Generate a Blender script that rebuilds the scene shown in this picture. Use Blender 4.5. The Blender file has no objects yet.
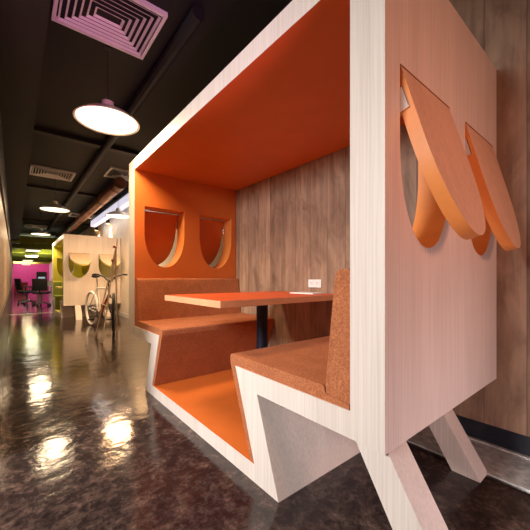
import bpy, bmesh, math, random
from mathutils import Vector, Matrix
random.seed(4)
SC = bpy.context.scene
COL = SC.collection
PI = math.pi
R = math.radians

# ------------------------------------------------------------------ materials
def newmat(name):
    m = bpy.data.materials.new(name); m.use_nodes = True
    nt = m.node_tree; b = nt.nodes['Principled BSDF']
    return m, nt, b
def N(nt, t, **kw):
    n = nt.nodes.new(t)
    for k, v in kw.items(): setattr(n, k, v)
    return n
def ramp(nt, src, stops):
    r = N(nt, 'ShaderNodeValToRGB')
    e = r.color_ramp.elements
    while len(e) < len(stops): e.new(0.5)
    for i, (p, c) in enumerate(stops):
        e[i].position = p; e[i].color = (c[0], c[1], c[2], 1)
    nt.links.new(src, r.inputs[0]); return r.outputs[0]
def objcoord(nt, scale=(1, 1, 1)):
    g = N(nt, 'ShaderNodeNewGeometry'); mp = N(nt, 'ShaderNodeMapping')
    mp.inputs['Scale'].default_value = scale
    nt.links.new(g.outputs['Position'], mp.inputs[0]); return mp.outputs[0]
def noise(nt, vec, scale=5, detail=4, rough=.55, dist=0):
    n = N(nt, 'ShaderNodeTexNoise'); n.inputs['Scale'].default_value = scale
    n.inputs['Detail'].default_value = detail; n.inputs['Roughness'].default_value = rough
    n.inputs['Distortion'].default_value = dist
    nt.links.new(vec, n.inputs['Vector']); return n.outputs['Fac']
def bump(nt, b, h, s=.3, d=.01):
    n = N(nt, 'ShaderNodeBump'); n.inputs['Strength'].default_value = s; n.inputs['Distance'].default_value = d
    nt.links.new(h, n.inputs['Height']); nt.links.new(n.outputs[0], b.inputs['Normal'])
def plain(name, c, rough=.5, metal=0, var=.06, sc=8):
    m, nt, b = newmat(name)
    n = noise(nt, objcoord(nt), sc, 3)
    lo = [max(0, x*(1-var)) for x in c]; hi = [min(1, x*(1+var)) for x in c]
    nt.links.new(ramp(nt, n, [(.3, lo), (.7, hi)]), b.inputs['Base Color'])
    b.inputs['Roughness'].default_value = rough; b.inputs['Metallic'].default_value = metal
    return m
def grain(name, c, var=.14, rough=.5, fx=70, fz=2.0):
    m, nt, b = newmat(name)
    n = noise(nt, objcoord(nt, (fx, fx, fz)), 1.6, 5, .6)
    n2 = noise(nt, objcoord(nt, (9, 9, .6)), 1.0, 3, .5)
    lo = [x*(1-var) for x in c]; hi = [min(1, x*(1+var*.6)) for x in c]
    c1 = ramp(nt, n, [(.35, lo), (.62, hi)])
    c2 = ramp(nt, n2, [(.3, (.9, .89, .88)), (.7, (1, 1, 1))])
    mx = N(nt, 'ShaderNodeMixRGB', blend_type='MULTIPLY'); mx.inputs[0].default_value = 1
    nt.links.new(c1, mx.inputs[1]); nt.links.new(c2, mx.inputs[2])
    nt.links.new(mx.outputs[0], b.inputs['Base Color'])
    b.inputs['Roughness'].default_value = rough
    bump(nt, b, n, .08, .002)
    return m
def emis(name, c, s):
    m, nt, b = newmat(name)
    b.inputs['Base Color'].default_value = (*c, 1)
    b.inputs['Emission Color'].default_value = (*c, 1); b.inputs['Emission Strength'].default_value = s
    return m
def fabric(name, c):
    m, nt, b = newmat(name)
    v = objcoord(nt)
    n = noise(nt, v, 140, 3, .75); n2 = noise(nt, v, 9, 3)
    c1 = ramp(nt, n, [(.34, [x*.66 for x in c]), (.5, c), (.68, [min(1, x*1.3+.03) for x in c])])
    c2 = ramp(nt, n2, [(.3, (.88, .86, .84)), (.7, (1.05, 1.05, 1.05))])
    mx = N(nt, 'ShaderNodeMixRGB', blend_type='MULTIPLY'); mx.inputs[0].default_value = 1
    nt.links.new(c1, mx.inputs[1]); nt.links.new(c2, mx.inputs[2])
    nt.links.new(mx.outputs[0], b.inputs['Base Color'])
    b.inputs['Roughness'].default_value = .9
    b.inputs['Specular IOR Level'].default_value = .15
    bump(nt, b, n, .5, .004)
    return m

def planks(name):
    m, nt, b = newmat(name)
    g = N(nt, 'ShaderNodeNewGeometry'); sp = N(nt, 'ShaderNodeSeparateXYZ')
    nt.links.new(g.outputs['Position'], sp.inputs[0])
    d = N(nt, 'ShaderNodeMath', operation='DIVIDE'); d.inputs[1].default_value = .192
    nt.links.new(sp.outputs['Y'], d.inputs[0])
    fl = N(nt, 'ShaderNodeMath', operation='FLOOR'); nt.links.new(d.outputs[0], fl.inputs[0])
    fr = N(nt, 'ShaderNodeMath', operation='FRACT'); nt.links.new(d.outputs[0], fr.inputs[0])
    wn = N(nt, 'ShaderNodeTexWhiteNoise', noise_dimensions='1D'); nt.links.new(fl.outputs[0], wn.inputs['W'])
    off = N(nt, 'ShaderNodeMath', operation='MULTIPLY'); off.inputs[1].default_value = 17
    nt.links.new(wn.outputs['Value'], off.inputs[0])
    za = N(nt, 'ShaderNodeMath', operation='ADD'); nt.links.new(sp.outputs['Z'], za.inputs[0]); nt.links.new(off.outputs[0], za.inputs[1])
    cb = N(nt, 'ShaderNodeCombineXYZ')
    nt.links.new(sp.outputs['X'], cb.inputs[0]); nt.links.new(sp.outputs['Y'], cb.inputs[1]); nt.links.new(za.outputs[0], cb.inputs[2])
    mp = N(nt, 'ShaderNodeMapping'); mp.inputs['Scale'].default_value = (14, 14, .8)
    nt.links.new(cb.outputs[0], mp.inputs[0])
    n1 = noise(nt, mp.outputs[0], 1.5, 6, .62, .5)
    mp2 = N(nt, 'ShaderNodeMapping'); mp2.inputs['Scale'].default_value = (5, 5, 2.2)
    nt.links.new(cb.outputs[0], mp2.inputs[0])
    n2 = noise(nt, mp2.outputs[0], 1.2, 4, .6, 1.2)
    c1 = ramp(nt, n1, [(.25, (.23, .145, .10)), (.5, (.345, .23, .155)), (.75, (.43, .30, .205))])
    c2 = ramp(nt, n2, [(.3, (.62, .58, .56)), (.55, (1, 1, 1)), (.75, (1.12, 1.1, 1.08))])
    c3 = ramp(nt, wn.outputs['Value'], [(0, (.72, .69, .67)), (.5, (.92, .9, .9)), (1, (1.15, 1.12, 1.08))])
    # thin dark joint between planks
    jl = ramp(nt, fr.outputs[0], [(0, (.35, .33, .3)), (.018, (1, 1, 1)), (.985, (1, 1, 1)), (1, (.35, .33, .3))])
    cur = c1
    for c in (c2, c3, jl):
        mx = N(nt, 'ShaderNodeMixRGB', blend_type='MULTIPLY'); mx.inputs[0].default_value = 1
        nt.links.new(cur, mx.inputs[1]); nt.links.new(c, mx.inputs[2]); cur = mx.outputs[0]
    # knots
    vo = N(nt, 'ShaderNodeTexVoronoi'); vo.inputs['Scale'].default_value = 1
    mp3 = N(nt, 'ShaderNodeMapping'); mp3.inputs['Scale'].default_value = (.01, 5.2, 1.1)
    nt.links.new(cb.outputs[0], mp3.inputs[0]); nt.links.new(mp3.outputs[0], vo.inputs['Vector'])
    kn = ramp(nt, vo.outputs['Distance'], [(.02, (.3, .24, .2)), (.07, (1, 1, 1))])
    mx = N(nt, 'ShaderNodeMixRGB', blend_type='MULTIPLY'); mx.inputs[0].default_value = .9
    nt.links.new(cur, mx.inputs[1]); nt.links.new(kn, mx.inputs[2]); cur = mx.outputs[0]
    nt.links.new(cur, b.inputs['Base Color'])
    b.inputs['Roughness'].default_value = .55
    bump(nt, b, n1, .2, .003)
    return m

def floor_mat():
    m, nt, b = newmat('polished_concrete')
    v = objcoord(nt)
    n1 = noise(nt, v, 1.1, 6, .65, .8)
    n2 = noise(nt, v, 13, 10, .76, .25)
    n3 = noise(nt, v, 45, 5, .7, .4)
    c1 = ramp(nt, n1, [(.3, (.030, .020, .021)), (.5, (.055, .038, .034)), (.7, (.105, .074, .058))])
    c2 = ramp(nt, n2, [(.34, (.28, .26, .30)), (.47, (.6, .57, .6)), (.56, (1.15, 1.1, 1.05)), (.66, (2.6, 2.4, 2.2))])
    c3 = ramp(nt, n3, [(.35, (.6, .58, .6)), (.65, (1.35, 1.33, 1.3))])
    cur = c1
    for c in (c2, c3):
        mx = N(nt, 'ShaderNodeMixRGB', blend_type='MULTIPLY'); mx.inputs[0].default_value = 1
        nt.links.new(cur, mx.inputs[1]); nt.links.new(c, mx.inputs[2]); cur = mx.outputs[0]
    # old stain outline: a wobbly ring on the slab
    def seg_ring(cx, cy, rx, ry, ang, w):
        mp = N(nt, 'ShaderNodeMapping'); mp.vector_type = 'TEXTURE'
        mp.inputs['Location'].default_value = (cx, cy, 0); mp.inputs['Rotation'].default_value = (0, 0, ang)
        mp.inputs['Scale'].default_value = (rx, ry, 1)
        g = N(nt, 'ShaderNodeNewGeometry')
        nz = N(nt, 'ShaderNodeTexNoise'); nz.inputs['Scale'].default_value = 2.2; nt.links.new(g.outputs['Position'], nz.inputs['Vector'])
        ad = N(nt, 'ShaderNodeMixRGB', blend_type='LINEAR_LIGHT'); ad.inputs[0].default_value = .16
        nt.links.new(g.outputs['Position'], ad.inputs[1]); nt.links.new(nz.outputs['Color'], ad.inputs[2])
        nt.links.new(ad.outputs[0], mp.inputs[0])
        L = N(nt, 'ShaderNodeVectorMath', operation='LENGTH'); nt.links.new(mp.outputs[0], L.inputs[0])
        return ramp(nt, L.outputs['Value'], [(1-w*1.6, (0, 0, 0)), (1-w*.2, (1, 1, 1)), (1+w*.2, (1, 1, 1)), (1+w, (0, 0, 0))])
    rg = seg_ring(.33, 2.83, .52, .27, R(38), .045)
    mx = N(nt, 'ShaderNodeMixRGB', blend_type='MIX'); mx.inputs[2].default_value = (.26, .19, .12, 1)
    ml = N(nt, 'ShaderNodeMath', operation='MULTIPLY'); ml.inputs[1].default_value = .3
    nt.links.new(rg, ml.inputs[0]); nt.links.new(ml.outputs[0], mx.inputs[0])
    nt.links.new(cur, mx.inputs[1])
    nt.links.new(mx.outputs[0], b.inputs['Base Color'])
    rr = N(nt, 'ShaderNodeMapRange'); rr.inputs[3].default_value = .03; rr.inputs[4].default_value = .20
    nt.links.new(n2, rr.inputs[0]); nt.links.new(rr.outputs[0], b.inputs['Roughness'])
    b.inputs['Specular IOR Level'].default_value = .5
    nb = noise(nt, v, 5.0, 3, .5, .2)
    ad = N(nt, 'ShaderNodeMath', operation='MULTIPLY_ADD'); ad.inputs[1].default_value = .10
    nt.links.new(n2, ad.inputs[0]); nt.links.new(nb, ad.inputs[2])
    bump(nt, b, ad.outputs[0], .22, .02)
    return m

M = {}
M['oak'] = grain('pale_oak', (.80, .715, .65), .10, .42, 90, 1.2)
M['orange'] = plain('orange_laminate', (.62, .145, .022), .5, 0, .04, 5)
M['orange_edge'] = plain('orange_edge', (.84, .30, .075), .45, 0, .06, 12)
M['table_top'] = plain('table_orange', (.74, .105, .02), .45, 0, .04, 5)
M['table_edge'] = grain('table_edge_wood', (.86, .42, .22), .08, .4, 8, 60)
M['flap_wood'] = grain('flap_wood', (.80, .53, .38), .10, .45)
M['fabric'] = fabric('terracotta_fabric', (.44, .15, .062))
M['yellow'] = plain('yellow_laminate', (.78, .72, .08), .5, 0, .04, 5)
M['green_fabric'] = fabric('green_fabric', (.26, .30, .06))
M['yellow_edge'] = plain('yellow_edge', (.72, .62, .22), .5)
M['navy'] = plain('navy_metal', (.012, .016, .03), .38, .3)
M['black'] = plain('black_plastic', (.012, .012, .014), .45)
M['blackboard'] = plain('black_skirting', (.018, .022, .034), .4)
M['chrome'] = plain('chrome', (.75, .75, .76), .22, 1)
M['pale_strip'] = plain('pale_strip', (.74, .73, .70), .25, .15, .3, 25)
M['planks'] = planks('reclaimed_planks')
M['floor'] = floor_mat()
M['ceiling'] = plain('dark_ceiling', (.006, .0045, .005), .7, 0, .3, 3)
M['beam'] = plain('dark_beam', (.007, .0055, .009), .6, 0, .2, 3)
M['cream'] = plain('cream_plaster', (.86, .79, .70), .7, 0, .05, 3)
M['left_panel'] = grain('beige_boards', (.42, .31, .23), .22, .45, 8, 3)
M['left_dark'] = plain('dark_dado', (.07, .05, .042), .25, 0, .3, 6)
M['magenta'] = plain('magenta_paint', (.62, .06, .24), .5)
M['red'] = plain('red_vinyl', (.70, .03, .06), .45)
M['baffle'] = plain('olive_baffle', (.36, .35, .03), .6, 0, .25, 3)
M['white'] = plain('white_paint', (.82, .82, .82), .4)
M['vent'] = plain('vent_metal', (.80, .77, .78), .4, 0, .04)
M['vent_dark'] = plain('vent_void', (.01, .01, .012), .8)
M['duct'] = plain('glow_tint_duct', (.22, .08, .04), .4, .5, .7, 3)  # copper brown stands in for the warm glow on the ceiling
M['lamp'] = emis('lamp_diffuser', (1, .80, .55), 3.5)
M['lamp_shade'] = plain('lamp_shade', (.75, .70, .62), .45)
M['tube'] = emis('linear_light', (.80, .82, 1), .75)
M['troffer'] = emis('troffer_panel', (1, .9, .6), 1.6)
M['warm_bulb'] = emis('warm_bulb', (1, .55, .2), 12)
M['tire_white'] = plain('white_tyre', (.92, .92, .90), .6)
M['tire_black'] = plain('black_tyre', (.02, .02, .022), .7)
M['bike_white'] = plain('bike_white', (.82, .80, .78), .3)
M['bike_red'] = plain('bike_red', (.62, .06, .04), .3)
M['pine'] = grain('pine', (.80, .62, .40), .12, .5, 60, 2)
M['paper'] = plain('paper', (.9, .88, .85), .6)
M['screen'] = emis('monitor_screen', (.5, .7, .85), .5)
M['chair_black'] = plain('chair_black', (.02, .02, .025), .6)
M['grey_metal'] = plain('grey_metal', (.35, .35, .36), .35, .7)

# ------------------------------------------------------------------ helpers
def tag(o, label=None, cat=None, group=None, kind=None):
    if label: o['label'] = label
    if cat: o['category'] = cat
    if group: o['group'] = group
    if kind: o['kind'] = kind
    return o
def thing(name, label, cat, loc=(0, 0, 0), rz=0, group=None):
    o = bpy.data.objects.new(name, None); COL.objects.link(o)
    o.empty_display_size = .1
    o.location = loc; o.rotation_euler = (0, 0, rz)
    return tag(o, label, cat, group)
def link(name, bm, mat, parent=None, smooth=False, loc=None, origin=None, recalc=True):
    """one mesh object; origin: point (in bmesh space) that becomes the object's origin"""
    if recalc: bmesh.ops.recalc_face_normals(bm, faces=bm.faces)
    if origin is not None: bmesh.ops.translate(bm, vec=-Vector(origin), verts=bm.verts)
    me = bpy.data.meshes.new(name); bm.to_mesh(me); bm.free()
    for mm in (mat if isinstance(mat, (list, tuple)) else [mat]): me.materials.append(mm)
    if smooth:
        for p in me.polygons: p.use_smooth = True
        me.set_sharp_from_angle(angle=R(35)) if hasattr(me, 'set_sharp_from_angle') else None
    o = bpy.data.objects.new(name, me); COL.objects.link(o)
    if origin is not None: o.location = origin
    if loc is not None: o.location = loc
    if parent: o.parent = parent
    return o
def box(bm, x0, x1, y0, y1, z0, z1, mi=0, bev=0):
    vs = [bm.verts.new((x, y, z)) for x in (x0, x1) for y in (y0, y1) for z in (z0, z1)]
    fs = []
    for q in ((0, 1, 3, 2), (4, 6, 7, 5), (0, 4, 5, 1), (2, 3, 7, 6), (0, 2, 6, 4), (1, 5, 7, 3)):
        f = bm.faces.new([vs[i] for i in q]); f.material_index = mi; fs.append(f)
    if bev:
        es = list({e for f in fs for e in f.edges})
        bmesh.ops.bevel(bm, geom=es, offset=bev, segments=2, affect='EDGES', profile=.6)
    return bm
def B(*a, **k): return box(bmesh.new(), *a, **k)
def tube(bm, p0, p1, r0, r1=None, seg=14, caps=True):
    r1 = r0 if r1 is None else r1
    p0 = Vector(p0); p1 = Vector(p1); d = (p1-p0)
    q = d.to_track_quat('Z', 'Y')
    rings = []
    for p, r in ((p0, r0), (p1, r1)):
        rings.append([bm.verts.new(p + q @ Vector((r*math.cos(2*PI*i/seg), r*math.sin(2*PI*i/seg), 0))) for i in range(seg)])
    for i in range(seg):
        j = (i+1) % seg
        bm.faces.new((rings[0][i], rings[0][j], rings[1][j], rings[1][i]))
    if caps:
        bm.faces.new(rings[0][::-1]); bm.faces.new(rings[1])
    return bm
def path(bm, pts, r, seg=10):
    pts = [Vector(p) for p in pts]; prev = None; rings = []
    for i, p in enumerate(pts):
        t = (pts[min(i+1, len(pts)-1)] - pts[max(i-1, 0)]).normalized()
        q = t.to_track_quat('Z', 'Y')
        rr = r[i] if isinstance(r, (list, tuple)) else r
        rings.append([bm.verts.new(p + q @ Vector((rr*math.cos(2*PI*k/seg), rr*math.sin(2*PI*k/seg), 0))) for k in range(seg)])
    for a, b in zip(rings, rings[1:]):
        for k in range(seg):
            j = (k+1) % seg
            bm.faces.new((a[k], a[j], b[j], b[k]))
    bm.faces.new(rings[0][::-1]); bm.faces.new(rings[-1]); return bm
def lathe(bm, prof, c=(0, 0, 0), seg=40, close=False):
    rings = []
    for r, z in prof:
        if r < 1e-5: rings.append([bm.verts.new((c[0], c[1], c[2]+z))])
        else: rings.append([bm.verts.new((c[0]+r*math.cos(2*PI*i/seg), c[1]+r*math.sin(2*PI*i/seg), c[2]+z)) for i in range(seg)])
    for a, b in zip(rings, rings[1:]):
        for i in range(seg):
            j = (i+1) % seg
            if len(a) == 1 and len(b) == 1: continue
            if len(a) == 1: bm.faces.new((a[0], b[i], b[j]))
            elif len(b) == 1: bm.faces.new((a[i], b[0], a[j]))
            else: bm.faces.new((a[i], b[i], b[j], a[j]))
    return bm
def extrude_yz(poly, x0, x1, bev=0, edges=None):
    """prism: polygon in (y, z) extruded along x"""
    bm = bmesh.new()
    a = [bm.verts.new((x0, y, z)) for y, z in poly]; b = [bm.verts.new((x1, y, z)) for y, z in poly]
    bm.faces.new(a); bm.faces.new(b[::-1])
    n = len(poly)
    for i in range(n):
        j = (i+1) % n; bm.faces.new((a[i], b[i], b[j], a[j]))
    bmesh.ops.recalc_face_normals(bm, faces=bm.faces)
    return bm
def round_poly(poly, radii, seg=6):
    out = []; n = len(poly)
    for i in range(n):
        p = Vector(poly[i]); a = Vector(poly[i-1]); b = Vector(poly[(i+1) % n]); r = radii[i]
        if r <= 0: out.append(tuple(p)); continue
        u = (a-p).normalized(); w = (b-p).normalized()
        ang = u.angle(w); d = min(r/math.tan(ang/2), (a-p).length*.48, (b-p).length*.48)
        p0 = p+u*d; p1 = p+w*d
        for k in range(seg+1):
            t = k/seg
            out.append(tuple((1-t)**2*p0 + 2*t*(1-t)*p + t*t*p1))
    return out

# ------------------------------------------------------------------ room
def structure(name, bm, mat, smooth=False):
    o = link(name, bm, mat, smooth=smooth); o['kind'] = 'structure'; return o
CZ = 2.95
structure('floor', B(-3.2, 3.0, -3.2, 31.2, -.08, 0), M['floor'])
structure('ceiling', B(-3.2, 3.0, -3.2, 31.2, CZ, CZ+.1), M['ceiling'])
structure('wall_right', B(2.21, 2.4, 3.36, 31, 0, CZ), M['cream'])
structure('wall_right', B(2.107, 2.215, -3.0, 3.355, .163, CZ), M['planks'])
structure('baseboard_right', B(2.216, 2.3, -3.0, 3.355, 0, .162), M['blackboard'])
structure('wall_near', B(-3.1, 2.4, -3.1, -3.0, 0, CZ), M['cream'])
structure('wall_left', B(-3.1, -3.0, -3.0, 2.2, 0, CZ), M['cream'])
structure('wall_left', B(-3.0, -.12, 2.2, 2.3, 0, CZ), M['cream'])
bm = B(-.22, -.12, 2.3, 31, .62, 1.95)
structure('wall_left', bm, M['left_panel'])
bm = B(-.22, -.10, 2.3, 31, 0, .619); structure('trim_1', bm, M['left_dark'])
bm = B(-.22, -.10, 2.3, 31, 1.951, 2.5); structure('trim_2', bm, M['beam'])
bm = B(-.22, .15, 2.0, 31, 2.5, CZ-.001); structure('trim_3', bm, M['beam'])
structure('wall_far', B(-.2, 2.4, 31, 31.1, 0, CZ), M['magenta'])
# pale raised strip on the floor along the wood wall
bm = B(1.875, 2.205, -3.0, 3.355, -.005, .004)
box(bm, 2.19, 2.213, -3.0, 3.355, 0, .012); box(bm, 1.868, 1.885, -3.0, 3.355, 0, .008)
structure('trim_4', bm, M['pale_strip'])
structure('trim_5', B(-.1, 2.2, 10.9, 11.02, 0, .006), M['pale_strip'])
# bright skirting strip of the plaster wall
structure('baseboard_right', B(2.198, 2.2095, 3.36, 31, 0, .10), M['white'])

# ------------------------------------------------------------------ booth
XF, XB = .912, 2.100
Y0, Y1 = .515, 3.335
YC = (Y0+Y1)/2
def u_shape(cx, ztop, w, h, n=36):
    """the cut-out: straight top, sides bending into a lopsided half oval"""
    pts = [(cx-w/2, ztop)]
    zs = ztop-h*.41
    for k in range(n+1):
        a = PI + PI*k/n
        ex = .95
        c, s = math.cos(a), math.sin(a)
        pts.append((cx + w/2*math.copysign(abs(c)**ex, c), zs + (h*.59)*math.copysign(abs(s)**ex, s)))
    pts.append((cx+w/2, ztop))
    return pts
HOLES = [1.22, 1.826]
HW, HH, HT = .424, .61, 1.727
def holed_slab(y0, y1, z0, z1, dz, outer_y):
    """side panel in the x-z plane with two U-shaped holes; mat 0 outside, 1 inside, 2 reveal"""
    bm = bmesh.new()
    loops = [[(XF, z0), (XB, z0), (XB, z1), (XF, z1)]] + [u_shape(c, HT+dz, HW, HH) for c in HOLES]
    layers = []
    for y in (y0, y1):
        es = []; ls = []
        for lp in loops:
            vs = [bm.verts.new((x, y, z)) for x, z in lp]
            es += [bm.edges.new((vs[i], vs[(i+1) % len(vs)])) for i in range(len(vs))]
            ls.append(vs)
        r = bmesh.ops.triangle_fill(bm, use_beauty=True, use_dissolve=False, edges=es, normal=(0, 1, 0))
        for g in r['geom']:
            if isinstance(g, bmesh.types.BMFace): g.material_index = 0 if y == outer_y else 1
        layers.append(ls)
    for li, (a, b) in enumerate(zip(*layers)):
        for i in range(len(a)):
            j = (i+1) % len(a)
            f = bm.faces.new((a[i], a[j], b[j], b[i])); f.material_index = 0 if li == 0 else 2
    return bm
def make_booth(yoff, dz, inner, edge, fab, flap_ang, label, flip, flapwood, tlab):
    """local frame: y measured as in the near booth, shifted by yoff"""
    org = Vector((1.5, YC+yoff, 0))
    t = thing('seating_booth', label, 'booth', org)
    def part(name, bm, mat, parent=None, origin=None, smooth=False):
        bmesh.ops.translate(bm, vec=(-1.5, -YC, 0), verts=bm.verts)
        if origin is not None: origin = Vector(origin)-Vector((1.5, YC, 0))
        return link(name, bm, mat, parent or t, smooth=smooth, origin=origin)
    zt, zi, ze = 2.178+dz, 2.072+dz, .534+dz
    zu = .438+dz
    oak, orn = M['oak'], inner
    # top
    bm = B(XF, XB, Y0, Y1, zi, zt)
    for f in bm.faces:
        f.normal_update()
        if f.calc_center_median().z < zi+.001: f.material_index = 1
    part('top_panel', bm, [oak, orn])
    for ya, yb, out in ((Y0, .646, Y0), (3.145, Y1, Y1)):
        part('side_panel', holed_slab(ya, yb, ze, zi, dz, out), [oak, orn, edge])
    # zig-zag base: floor tray and two bench shells in one band
    prof = [(Y0, zu), (1.181, zu), (1.023, 0), (2.827, 0), (2.669, zu), (Y1, zu), (Y1, ze), (2.482, ze),
            (2.649, .088), (1.201, .088), (1.368, ze), (Y0, ze)]
    bm = extrude_yz(prof, XF, XB)
    for f in bm.faces:
        c = f.calc_center_median()
        if abs(f.normal.x) < .5 and 1.15 < c.y < 2.7 and f.normal.z > -.9 and c.z > .08 and (abs(c.z-.088) < .01):
            f.material_index = 1
    part('bench_base', bm, [oak, orn])
    # upholstery: seat pad wraps over the edge and down the slanted front
    def mir(p, s): return [(y if s > 0 else 2*YC-y, z) for y, z in p]
    for s in (1, -1):
        z = ze
        p = [(.652, z+.001), (1.366, z+.001), (1.203, .091), (1.240, .091), (1.422, z+.004), (1.426, z+.058), (.768, z+.058), (.76, z+.03), (.706, z+.02)]
        if s > 0: p[0] = (.652, z+.001); p[-1] = (.652, z+.02)
        else: p[0] = (.708, z+.001); p[-1] = (.708, z+.02)
        p = round_poly(p, [0, 0, 0, 0, .02, .042, .012, 0, 0])
        part('seat_cushion', extrude_yz(mir(p, s), XF+.004, XB-.004), fab, smooth=True)
        w = .649 if s > 0 else .708
        zc = (1.035 if s > 0 else 1.003)+dz
        p = [(w, z+.021), (w+.109, z+.032), (w+.112, z+.06), (w+.064, zc), (w, zc)]
        p = round_poly(p, [0, 0, .01, .035, .02])
        part('back_cushion', extrude_yz(mir(p, s), XF+.006, XB-.004), fab, smooth=True)
    # window flaps, hinged at the top and pushed outwards
    th = .044
    for ya, s in ((Y0, -1), (Y1, 1)):
        for cx in HOLES:
            sh = u_shape(0, 0, HW-.012, HH-.012)
            bm = bmesh.new()
            a = [bm.verts.new((x, 0, z)) for x, z in sh]; b = [bm.verts.new((x, -s*th, z)) for x, z in sh]
            fa = bm.faces.new(a); fb = bm.faces.new(b[::-1])
            fa.material_index = 0; fb.material_index = 1
            for i in range(len(a)):
                j = (i+1) % len(a); f = bm.faces.new((a[i], b[i], b[j], a[j])); f.material_index = 1 if i == len(a)-1 else 2
            bmesh.ops.recalc_face_normals(bm, faces=bm.faces)
            fl = link('window_flap', bm, [flapwood, orn, edge], t, smooth=True)
            fl.location = (cx-1.5, ya-YC, HT+dz-.006)
            fl.rotation_euler = (s*(flap_ang[0 if s < 0 else 1]-(R(2) if cx > 1.5 else 0)), 0, 0)
            for hx in (-1, 1):
                hb = bmesh.new()
                x = hx*(HW/2-.012)
                box(hb, x-.014, x+.010, min(-s*.012, -s*.066), max(-s*.012, -s*.066), -.155, -.075, bev=.003)
                tube(hb, (x-.014, -s*.06, -.075), (x+.014, -s*.06, -.075), .011)
                tube(hb, (x, -s*.06, -.08), (x, -s*.085, -.14), .009)
                link('hinge', hb, M['chrome'], fl)
    # splayed legs under both ends
    for s in (1, -1):
        for xa, yt in ([(.93, .515), (1.765, .762)] if s > 0 else [(1.9, .762)]):
            if dz and s > 0 and xa < 1: xa = 1.13
            k = (zu/.438)
            p = [(yt, zu), (yt+.126, zu), (yt+.126-.264*k, 0), (yt-.264*k, 0)]
            part('leg', extrude_yz(mir(p, s), xa, xa+.12), oak)
    return t
make_booth(0, 0, M['orange'], M['orange_edge'], M['fabric'], (R(16.5), R(21)),
           'large pale oak seating booth with orange interior, terracotta cushions and flap windows', False, M['flap_wood'], '')
FY = 8.8-Y0
fb = make_booth(FY, -.10, M['yellow'], M['yellow_edge'], M['green_fabric'], (R(62), R(30)),
           'smaller-looking distant oak booth with yellow-green interior, behind the bicycle', False, M['pine'], '')

fb.scale.x = 1.08; fb.location.x = .912+.588*1.08

def booth_table(yoff, dz, top, edge, label):
    t = thing('booth_table', label, 'table', (1.54, YC+yoff, .089 if dz == 0 else .089))
    def part(n, bm, m, smooth=False):
        bmesh.ops.translate(bm, vec=(-1.54, -YC, -.089), verts=bm.verts); return link(n, bm, m, t, smooth=smooth)
    z = .872+dz
    bm = B(.905, XB-.003, 1.512, 2.345, z-.042, z, bev=.002)
    bmesh.ops.recalc_face_normals(bm, faces=bm.faces)
    for f in bm.faces: f.material_index = 0 if abs(f.normal.z) > .8 else 1
    part('table_top', bm, [top, edge])
    bm = bmesh.new(); tube(bm, (1.54, YC, .10), (1.54, YC, z-.05), .046, seg=28); part('pole', bm, M['navy'], True)
    bm = bmesh.new(); tube(bm, (1.54, YC, z-.062), (1.54, YC, z-.0425), .12, seg=28); part('top_plate', bm, M['navy'])
    bm = bmesh.new(); lathe(bm, [(0, 0), (.13, 0), (.13, .008), (.06, .02), (.0, .02)], (1.54, YC, .0895)); part('base_plate', bm, M['navy'])
    return t
booth_table(0, 0, M['table_top'], M['table_edge'], 'orange topped table on a dark pole inside the orange booth')
booth_table(FY, -.1, M['yellow'], M['yellow_edge'], 'yellow-green table on a dark pole inside the distant booth')

# socket and paper
t = thing('wall_socket', 'white double wall socket on the wood wall above the booth table', 'socket', (2.1065, 1.865, .955))
link('face_plate', B(-.010, 0, -.075, .075, -.036, .036, bev=.004), M['white'], t)
for y in (-.036, .036):
    bm = B(-.013, -.0101, y-.022, y+.022, -.022, .022, bev=.002)
    for a, b in ((-.008, .006), (.008, .006), (0, -.010)):
        box(bm, -.0136, -.0129, y+a-.002, y+a+.002, b-.005, b+.005, 1)
    link('outlet', bm, [M['white'], M['black']], t)
bm = B(-.085, .085, -.125, .125, 0, .004, bev=.001); box(bm, -.08, .08, -.12, .12, .004, .0075)
o = link('notepad', bm, M['paper'], loc=(1.93, 1.80, .8725)); tag(o, 'white notepad lying on the back end of the orange table', 'notepad')
o.rotation_euler.z = .08

# ------------------------------------------------------------------ pendant lamps
def make_lamp():
    t = thing('pendant_lamp', '', 'lamp')
    bm = bmesh.new()
    lathe(bm, [(.244, 0), (.25, .004), (.244, .012), (.19, .055), (.11, .095), (.05, .12), (.045, .17), (.0, .172)])
    lathe(bm, [(.244, 0), (.238, .003), (.185, .046), (.1, .085), (0, .1)])
    link('shade', bm, M['lamp_shade'], t, smooth=True)
    bm = bmesh.new(); lathe(bm, [(0, -.006), (.12, -.003), (.18, .001), (.238, .010), (.238, .016), (0, .016)])
    link('diffuser', bm, M['lamp'], t, smooth=True)
    bm = bmesh.new(); tube(bm, (0, 0, .17), (0, 0, CZ-2.31-.02), .003, seg=8); link('cord', bm, M['black'], t)
    bm = bmesh.new(); tube(bm, (0, 0, CZ-2.31-.025), (0, 0, CZ-2.31-.0005), .024, seg=20); link('ceiling_rose', bm, M['black'], t)
    return t
def copy_tree(o, parent=None):
    c = o.copy(); COL.objects.link(c); c.parent = parent
    for ch in list(o.children): copy_tree(ch, c)
    return c
lamp = make_lamp()
LP = [(.605, 2.83, 'nearest and largest glowing pendant lamp hanging over the walkway'),
      (.60, 7.1, 'second pendant lamp hanging over the walkway, beyond the nearest one'),
      (.60, 11.3, 'farthest small pendant lamp of the walkway row, left of the distant booth'),
      (1.70, 7.0, 'pendant lamp half hidden by the orange booth, above the bicycle')]
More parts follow.
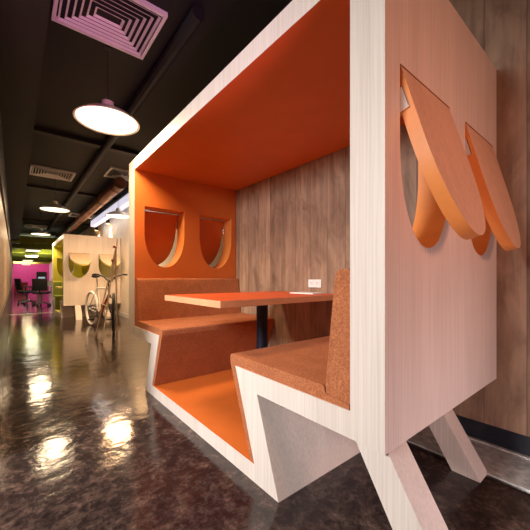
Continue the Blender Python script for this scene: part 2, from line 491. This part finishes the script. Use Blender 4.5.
def lamp_light(x, y, z, e, size=.24, col=(1, .74, .45), rot=(0, 0, 0), name='lamp_light', shape='DISK', spread=None, sy=None):
    l = bpy.data.lights.new(name, 'AREA'); l.shape = shape; l.size = size; l.energy = e; l.color = col
    if sy: l.size_y = sy
    if spread: l.spread = spread
    o = bpy.data.objects.new(name, l); COL.objects.link(o); o.location = (x, y, z); o.rotation_euler = rot
    return o
for i, (x, y, lb) in enumerate(LP):
    o = lamp if i == 0 else copy_tree(lamp)
    o.location = (x, y, 2.31); o['label'] = lb; o['group'] = 'pendant lamps of the corridor'
    lamp_light(x, y, 2.295, [36, 26, 48, 60][i], .42, (1, .74, .45) if i < 3 else (1, .60, .30))

# ------------------------------------------------------------------ ceiling vents
def make_vent():
    t = thing('ceiling_vent', '', 'vent')
    W, D = .33, .285
    bm = bmesh.new()
    def ring(w0, d0, w1, d1, z0, z1):
        a = [bm.verts.new((x*w0, y*d0, z0)) for x, y in ((-1, -1), (1, -1), (1, 1), (-1, 1))]
        b = [bm.verts.new((x*w1, y*d1, z1)) for x, y in ((-1, -1), (1, -1), (1, 1), (-1, 1))]
        for i in range(4):
            j = (i+1) % 4; bm.faces.new((a[i], a[j], b[j], b[i]))
    ring(W, D, W-.024, D-.024, -.034, -.034); ring(W, D, W, D, -.034, -.0005); ring(W-.024, D-.024, W-.024, D-.024, -.034, -.0005)
    link('frame', bm, M['vent'], t)
    for k in range(6):
        bm = bmesh.new(); w = W-.034-.040*k; d = D-.034-.040*k
        ring(w, d, w-.012, d-.012, -.034, -.020)
        ring(w, d, w-.003, d-.003, -.034, -.034); ring(w-.003, d-.003, w-.015, d-.015, -.034, -.020)
        link('louvre_ring', bm, M['vent'], t)
    link('duct_opening', B(-W+.02, W-.02, -D+.02, D-.02, -.0012, -.0004), M['vent_dark'], t)
    return t
vent = make_vent()
VT = [(.54, 2.48, 'large ceiling vent nearest the viewer, its louvres lit pink'),
      (.54, 6.85, 'narrow looking ceiling vent between the first two walkway lamps'),
      (1.62, 6.1, 'tilted looking ceiling vent beside the top corner of the orange booth'),
      (1.62, 10.9, 'small ceiling vent high above the distant booth'),
      (.62, 14.2, 'grey ceiling vent seen edge-on beyond the second lamp'),
      (.45, 20.8, 'farthest ceiling vent, a thin grey bar before the yellow baffles')]
for i, (x, y, lb) in enumerate(VT):
    o = vent if i == 0 else copy_tree(vent)
    o.location = (x, y, CZ-.0005); o['label'] = lb; o['group'] = 'square ceiling vents'

# ------------------------------------------------------------------ ceiling services
bm = bmesh.new(); tube(bm, (1.55, 6.2, 2.80), (1.55, 24, 2.80), .11, seg=24)
for k in range(12):
    y = 6.5+k*1.3; tube(bm, (1.55, y, 2.80), (1.55, y+.04, 2.80), .118, seg=24)
tag(link('air_duct', bm, M['duct'], smooth=True), 'round air duct, coloured brown for the warm glow there, under the ceiling beyond the orange booth', 'duct')
t = thing('linear_light', 'long bluish white strip light hung above the pale wall past the orange booth', 'light', (1.93, 8.3, 2.80))
link('housing', B(-.08, .08, -2.3, 2.7, 0, .05), M['grey_metal'], t)
link('diffuser', B(-.075, .075, -2.28, 2.68, -.17, -.0005, bev=.02), M['tube'], t)
for y in (-2, 0, 2.4):
    bm = bmesh.new(); tube(bm, (0, y, .05), (0, y, CZ-2.80-.0005), .006, seg=8); link('hanger', bm, M['black'], t)
spot = None
for i, (x, y, lb) in enumerate([(2.13, 9.96, 'small wall spotlight over the distant booth, the nearer of the pair'),
                                (2.13, 11.6, 'small wall spotlight over the distant booth, the farther of the pair')]):
    if spot is None:
        spot = thing('spotlight', '', 'light')
        bm = bmesh.new(); lathe(bm, [(.045, 0), (.05, .005), (.05, .12), (.03, .14), (0, .14)]); link('body', bm, M['black'], spot, smooth=True)
        bm = bmesh.new(); lathe(bm, [(0, -.001), (.044, -.001), (.044, .004), (0, .004)]); link('bulb', bm, M['warm_bulb'], spot)
        bm = bmesh.new(); tube(bm, (0, 0, .14), (0, 0, CZ-2.62-.0005), .012, seg=8); link('stem', bm, M['black'], spot)
        o = spot
    else: o = copy_tree(spot)
    o.location = (x, y, 2.62); o['label'] = lb; o['group'] = 'wall spotlights above the distant booth'
    l = bpy.data.lights.new('spot_light', 'SPOT'); l.energy = 240; l.color = (1, .62, .25); l.spot_size = R(60); l.spot_blend = .5; l.shadow_soft_size = .03
    lo = bpy.data.objects.new('spot_light', l); COL.objects.link(lo); lo.location = (x, y, 2.61)
    lo.rotation_euler = (0, R(-4), 0)
lamp_light(1.93, 8.5, 2.62, 12, .14, (1, .86, .70), (0, R(-25), 0), 'linear_lamp', 'RECTANGLE', sy=4.8)
# dark ceiling joists and pipes
for i, y in enumerate((4.9, 8.0, 12.6)):
    o = structure('trim_%d' % (6+i), B(.15, 2.106 if y < 3.3 else 2.2, y, y+.12, CZ-.05, CZ-.0005), M['beam'])
bm = bmesh.new(); path(bm, [(1.02, 2.0, 2.899), (1.02, 15, 2.899)], .05)
tag(link('sprinkler_pipe', bm, M['beam'], smooth=True), 'dark ceiling pipe running above the edge of the orange booth', 'pipe')

# yellow-green baffles and light panels over the far office
random.seed(9)
bl = ['nearest of the yellow-green ceiling baffles over the far office', 'second yellow-green ceiling baffle from the near end',
      'third yellow-green ceiling baffle from the near end', 'fourth yellow-green ceiling baffle from the near end',
      'fifth yellow-green ceiling baffle from the near end', 'sixth yellow-green ceiling baffle from the near end',
      'lowest farthest yellow-green ceiling baffle before the pink wall']
for i in range(7):
    y = 15.6+i*2.2; z = 2.42-.055*i
    bm = B(-.1, 2.15, -.05, .05, 0, .27, bev=.01)
    for x in (.1, 1.9): tube(bm, (x, 0, .27), (x, 0, CZ-z-.0005), .006, seg=6)
    o = link('ceiling_baffle', bm, M['baffle'], loc=(0, y, z)); tag(o, bl[i], 'baffle', 'yellow-green ceiling baffles')
tl = ['nearest and largest flat light panel among the yellow baffles', 'second light panel among the yellow baffles',
      'third light panel among the yellow baffles', 'farthest light panel, just above the pink wall']
for i, (x, y, z) in enumerate([(.62, 16.6, 2.2), (.68, 20.0, 2.15), (.62, 23.5, 2.08), (.65, 28, 2.0)]):
    t = thing('light_panel', tl[i], 'light', (x, y, z), 0, 'flat light panels over the far office')
    link('housing', B(-.26, .26, -.5, .5, .0, .05), M['white'], t)
    link('diffuser', B(-.24, .24, -.48, .48, -.012, -.0003), M['troffer'], t)
    bm = bmesh.new(); tube(bm, (0, 0, .05), (0, 0, CZ-z-.0005), .006, seg=6); link('hanger', bm, M['black'], t)
    lamp_light(x, y, z-.03, 6, .5, (1, .93, .8))
lamp_light(.5, 28.5, 2.5, 110, 1.2, (1, .6, .8), (R(60), 0, 0))  # added pink fill for the far wall, no fixture here
lamp_light(.9, 20, 1.9, 90, 1.5, (.95, 1, .6), (R(180), 0, 0), 'baffle_fill')  # added upward fill that brightens the baffles, no fixture

# ------------------------------------------------------------------ far office
t = thing('office_desk', 'white office desk with a solid end panel in the far office', 'desk', (1.12, 15.0, 0))
link('desk_top', B(-.42, .85, -.7, .7, .71, .745, bev=.005), M['white'], t)
link('end_panel', B(.05, .45, -.7, -.66, 0, .709), M['white'], t)
for x, y in ((-.38, -.62), (-.38, .62), (.8, .62)):
    link('leg', B(x-.025, x+.025, y-.025, y+.025, 0, .709), M['white'], t)
t = thing('monitor', 'dark computer monitor with a pale blue screen on the white desk', 'monitor', (.84, 15.2, .7455))
link('casing', B(-.17, .17, 0, .03, .10, .52, bev=.006), M['black'], t)
link('screen', B(-.11, .11, -.003, -.0002, .13, .32), M['screen'], t)
link('stand', box(B(-.03, .03, .031, .05, .01, .3), -.11, .11, -.05, .1, 0, .012), M['black'], t)
for i, (x, y, dz, lb) in enumerate([(1.0, 14.55, .7455, 'white document tray at the near end of the desk'), (1.16, 14.9, .7455, 'white box file on the desk behind the tray')]):
    bm = B(-.16, .16, -.12, .12, 0, .07+.09*i, bev=.004)
    tag(link('document_tray' if i == 0 else 'box_file', bm, M['white'], loc=(x, y, dz)), lb, 'desk item')
def make_chair():
    t = thing('office_chair', '', 'chair')
    link('seat', B(-.24, .24, -.24, .24, .44, .51, bev=.025), M['chair_black'], t, smooth=True)
    bm = B(-.23, .23, -.03, .03, .56, 1.0, bev=.025)
    bmesh.ops.rotate(bm, cent=(0, 0, .56), matrix=Matrix.Rotation(R(-8), 3, 'X'), verts=bm.verts)
    bmesh.ops.translate(bm, vec=(0, .26, 0), verts=bm.verts)
    link('backrest', bm, M['chair_black'], t, smooth=True)
    bm = bmesh.new(); path(bm, [(0, .1, .43), (0, .31, .45), (0, .33, .6)], .02); link('back_support', bm, M['black'], t)
    bm = bmesh.new(); tube(bm, (0, 0, .1), (0, 0, .44), .025); link('gas_column', bm, M['grey_metal'], t)
    for k in range(5):
        a = 2*PI*k/5; c, s = math.cos(a), math.sin(a)
        bm = bmesh.new(); path(bm, [(0, 0, .11), (.14*c, .14*s, .10), (.28*c, .28*s, .07)], [.025, .02, .015]); lg = link('base_arm', bm, M['grey_metal'], t)
        bm = bmesh.new(); tube(bm, (.28*c-.02*s, .28*s+.02*c, .03), (.28*c+.02*s, .28*s-.02*c, .03), .03); link('caster', bm, M['black'], lg)
    for sx in (-1, 1):
        bm = bmesh.new(); path(bm, [(sx*.2, .08, .45), (sx*.29, .05, .5), (sx*.29, .05, .66), (sx*.29, -.14, .67)], .015); link('armrest', bm, M['black'], t)
    return t
ch = make_chair()
for i, (x, y, rz, lb) in enumerate([(.38, 15.0, R(110), 'black office chair turned side-on, left of the white desk'),
                                    (.78, 13.95, R(165), 'black office chair with its back turned, directly in front of the white desk'),
                                    (.40, 16.1, R(90), 'black office chair farthest back, nearest the red seat')]):
    o = ch if i == 0 else copy_tree(ch)
    o.location = (x, y, 0); o.rotation_euler.z = rz; o['label'] = lb; o['group'] = 'black office chairs in the far office'
t = thing('low_sofa', 'low red seat against the pink wall at the far end of the corridor', 'sofa', (.33, 26.5, 0))
link('seat', B(-.38, .38, -.4, .4, .06, .42, bev=.04), M['red'], t, smooth=True)
link('backrest', B(-.38, .38, .405, .55, .06, .75, bev=.04), M['red'], t, smooth=True)
for x in (-.3, .3):
    for y in (-.3, .3): link('leg', B(x-.03, x+.03, y-.03, y+.03, 0, .06), M['black'], t)

# ------------------------------------------------------------------ bicycle
ra, rb = Vector((1.275, 7.45, 0)), Vector((1.44, 6.24, 0))
mid = (ra+rb)/2; hd = math.atan2((rb-ra).y, (rb-ra).x)
t = thing('bicycle', 'white framed city bicycle with red details and one white tyre, parked between the booths', 'bicycle', mid, hd)
WR = .365; hb = .60; ST = R(-22)
def wheel(name, cx, steer, tire):
    w = bpy.data.objects.new(name, None); COL.objects.link(w); w.parent = t
    w.location = (cx, 0, WR); w.rotation_euler = (PI/2, 0, steer)
    bm = bmesh.new(); seg = 48
    def torus(R0, r, s2=10):
        rings = []
        for i in range(seg):
            a = 2*PI*i/seg
            rings.append([bm.verts.new(((R0+r*math.cos(2*PI*k/s2))*math.cos(a), (R0+r*math.cos(2*PI*k/s2))*math.sin(a), r*math.sin(2*PI*k/s2))) for k in range(s2)])
        for i in range(seg):
            A = rings[i]; Bq = rings[(i+1) % seg]
            for k in range(s2):
                j = (k+1) % s2; bm.faces.new((A[k], A[j], Bq[j], Bq[k]))
    torus(WR-.022, .024); tr = link('tyre', bm, tire, w, smooth=True)
    bm = bmesh.new(); torus(WR-.044, .011, 8); link('rim', bm, M['bike_white'] if tire == M['tire_white'] else M['grey_metal'], w, smooth=True)
    bm = bmesh.new(); tube(bm, (0, 0, -.05), (0, 0, .05), .022); link('hub', bm, M['grey_metal'], w)
    bm = bmesh.new()
    for k in range(28):
        a = 2*PI*k/28; s = 1 if k % 2 else -1
        tube(bm, (.02*math.cos(a+.8*s), .02*math.sin(a+.8*s), .03*s), ((WR-.05)*math.cos(a), (WR-.05)*math.sin(a), 0), .0013, seg=5)
    link('spokes', bm, M['grey_metal'], w)
    return w
wheel('rear_wheel', -hb, 0, M['tire_white']); wheel('front_wheel', hb, ST, M['tire_black'])
bbp = (-.10, 0, .29); st = (-.24, 0, .80); ht = (.36, 0, .84); hbm = (.40, 0, .68); rx = (-hb, 0, WR)
bm = bmesh.new()
tube(bm, bbp, st, .022); tube(bm, st, (.37, 0, .81), .02); tube(bm, ht, hbm, .026)
for s in (-1, 1):
    tube(bm, (bbp[0], .02*s, bbp[2]), (rx[0], .055*s, rx[2]), .010); tube(bm, (st[0], .015*s, .78), (rx[0], .055*s, rx[2]), .009)
fr = link('frame', bm, M['bike_white'], t, smooth=True)
bm = bmesh.new(); tube(bm, bbp, (.395, 0, .70), .027); link('down_tube', bm, M['bike_red'], t, smooth=True)['label'] = 'dark red down tube'
bm = bmesh.new()
tube(bm, hbm, (.41, 0, .64), .022)
for s in (-1, 1): path(bm, [(.41, .0, .65), (.42, .05*s, .62), (hb, .055*s, WR)], .012)
link('fork', bm, M['black'], t, smooth=True)
bm = bmesh.new(); tube(bm, ht, (.345, 0, .93), .013); tube(bm, (.345, 0, .93), (.41, 0, .94), .014); link('stem', bm, M['black'], t)
bm = bmesh.new(); path(bm, [(.27, -.25, 1.08), (.33, -.2, 1.08), (.40, -.10, 1.03), (.41, -.04, .97), (.41, 0, .955), (.41, .04, .97), (.40, .10, 1.03), (.33, .2, 1.08), (.27, .25, 1.08)], .013)
bmesh.ops.rotate(bm, cent=(.41, 0, 0), matrix=Matrix.Rotation(ST, 3, 'Z'), verts=bm.verts)
hbo = link('handlebar', bm, M['black'], t, smooth=True)
for s in (-1, 1):
    bm = bmesh.new(); tube(bm, (.275, .245*s, 1.08), (.21, .30*s, 1.075), .018); bmesh.ops.rotate(bm, cent=(.41, 0, 0), matrix=Matrix.Rotation(ST, 3, 'Z'), verts=bm.verts); link('grip', bm, M['black'], hbo)
bm = bmesh.new(); tube(bm, st, (-.285, 0, 1.02), .012); link('seat_post', bm, M['grey_metal'], t)
bm = bmesh.new(); path(bm, [(-.42, 0, 1.06), (-.38, 0, 1.05), (-.28, 0, 1.045), (-.20, 0, 1.045), (-.12, 0, 1.045)], [.05, .075, .06, .03, .015], seg=16)
for v in bm.verts: v.co.z = 1.045+(v.co.z-1.045)*.5
link('saddle', bm, M['black'], t, smooth=True)
bm = bmesh.new(); tube(bm, (bbp[0], -.045, bbp[2]), (bbp[0], -.05, bbp[2]), .09, seg=28); ck = link('chainring', bm, M['grey_metal'], t)
bm = bmesh.new()
for dz in (.085, -.085):
    tube(bm, (bbp[0], -.048, bbp[2]+dz), (rx[0], -.048, rx[2]+dz*.4), .005, seg=6)
link('chain', bm, M['black'], t)
for s in (-1, 1):
    bm = bmesh.new(); tube(bm, (bbp[0], .06*s, bbp[2]), (bbp[0]+.12*s, .075*s, bbp[2]-.12), .009); c = link('crank', bm, M['grey_metal'], t)
    link('pedal', B(bbp[0]+.12*s-.045, bbp[0]+.12*s+.045, min(.08*s, .17*s), max(.08*s, .17*s), bbp[2]-.135, bbp[2]-.11, bev=.004), M['black'], c)
bm = bmesh.new(); path(bm, [(-.2, .05, .30), (-.24, .12, .15), (-.26, .17, .008)], .008); link('kickstand', bm, M['black'], t)
# bag of red cloth on the frame
# ------------------------------------------------------------------ easel
t = thing('wooden_easel', 'slim pale wooden easel with peg knobs standing in front of the bicycle', 'easel', (1.2, 5.55, 0))
ap = Vector((.12, .05, 1.50))
def rail(bm, a, b, w):
    a = Vector(a); b = Vector(b); tube(bm, a, b, w*.7, w*.7, seg=4); return bm
for nm, f in (('leg', (-.15, -.26, 0)), ('leg', (-.135, .35, 0)), ('leg', (.30, .72, 0))):
    link(nm, rail(bmesh.new(), f, ap, .017), M['pine'], t)
link('mast', rail(bmesh.new(), (.06, .0, .95), (.145, .04, 1.66), .016), M['pine'], t)
link('canvas_rest', rail(bmesh.new(), (-.05, -.16, .55), (-.04, .25, .57), .014), M['pine'], t)
for p in ((.125, .03, 1.53), (.10, .03, 1.30)):
    bm = bmesh.new(); tube(bm, (p[0]-.05, p[1], p[2]), (p[0], p[1], p[2]), .022, .016, seg=12); link('knob', bm, M['bike_red'], t)

# ------------------------------------------------------------------ light
w = bpy.data.worlds.new('world'); SC.world = w; w.use_nodes = True
w.node_tree.nodes['Background'].inputs[0].default_value = (.5, .42, .5, 1)
w.node_tree.nodes['Background'].inputs[1].default_value = .12
def aim(o, p):
    o.rotation_euler = (Vector(p)-o.location).to_track_quat('-Z', 'Y').to_euler()
# fill lights added left of and behind the camera, with no fixtures
o = lamp_light(-2.6, 1.0, 2.45, 62, .9, (1, .96, .94), name='fill_light', spread=R(88)); aim(o, (1.2, 2.2, -.1))
o = lamp_light(.75, -1.5, 1.75, 5.2, .5, (1, .40, .25), name='fill_light', spread=R(80)); aim(o, (1.4, .5, 1.55))
o = lamp_light(1.15, -.62, .22, 5.2, .7, (1, .76, .78), name='pink_light', spread=R(125)); aim(o, (1.35, .5, .30))
l = bpy.data.lights.new('magenta_uplight', 'SPOT'); l.energy = 260; l.color = (1, .30, .72); l.spot_size = R(24); l.spot_blend = .6; l.shadow_soft_size = .05
o = bpy.data.objects.new('magenta_uplight', l); COL.objects.link(o); o.location = (.3, -1.2, .5); aim(o, (.54, 2.4, 2.95))

# ------------------------------------------------------------------ camera
cam = bpy.data.cameras.new('camera'); co = bpy.data.objects.new('camera', cam); COL.objects.link(co)
co.location = (0, 0, 1.0); co.rotation_euler = (R(90), 0, R(-39.2))
cam.sensor_width = 36; cam.lens = 307/530*36; cam.shift_y = 13.5/530; cam.clip_start = .02; cam.clip_end = 100
SC.camera = co
SC.view_settings.view_transform = 'Standard'; SC.view_settings.look = 'None'
SC.view_settings.exposure = 0; SC.view_settings.gamma = 1; SC.view_settings.use_curve_mapping = False
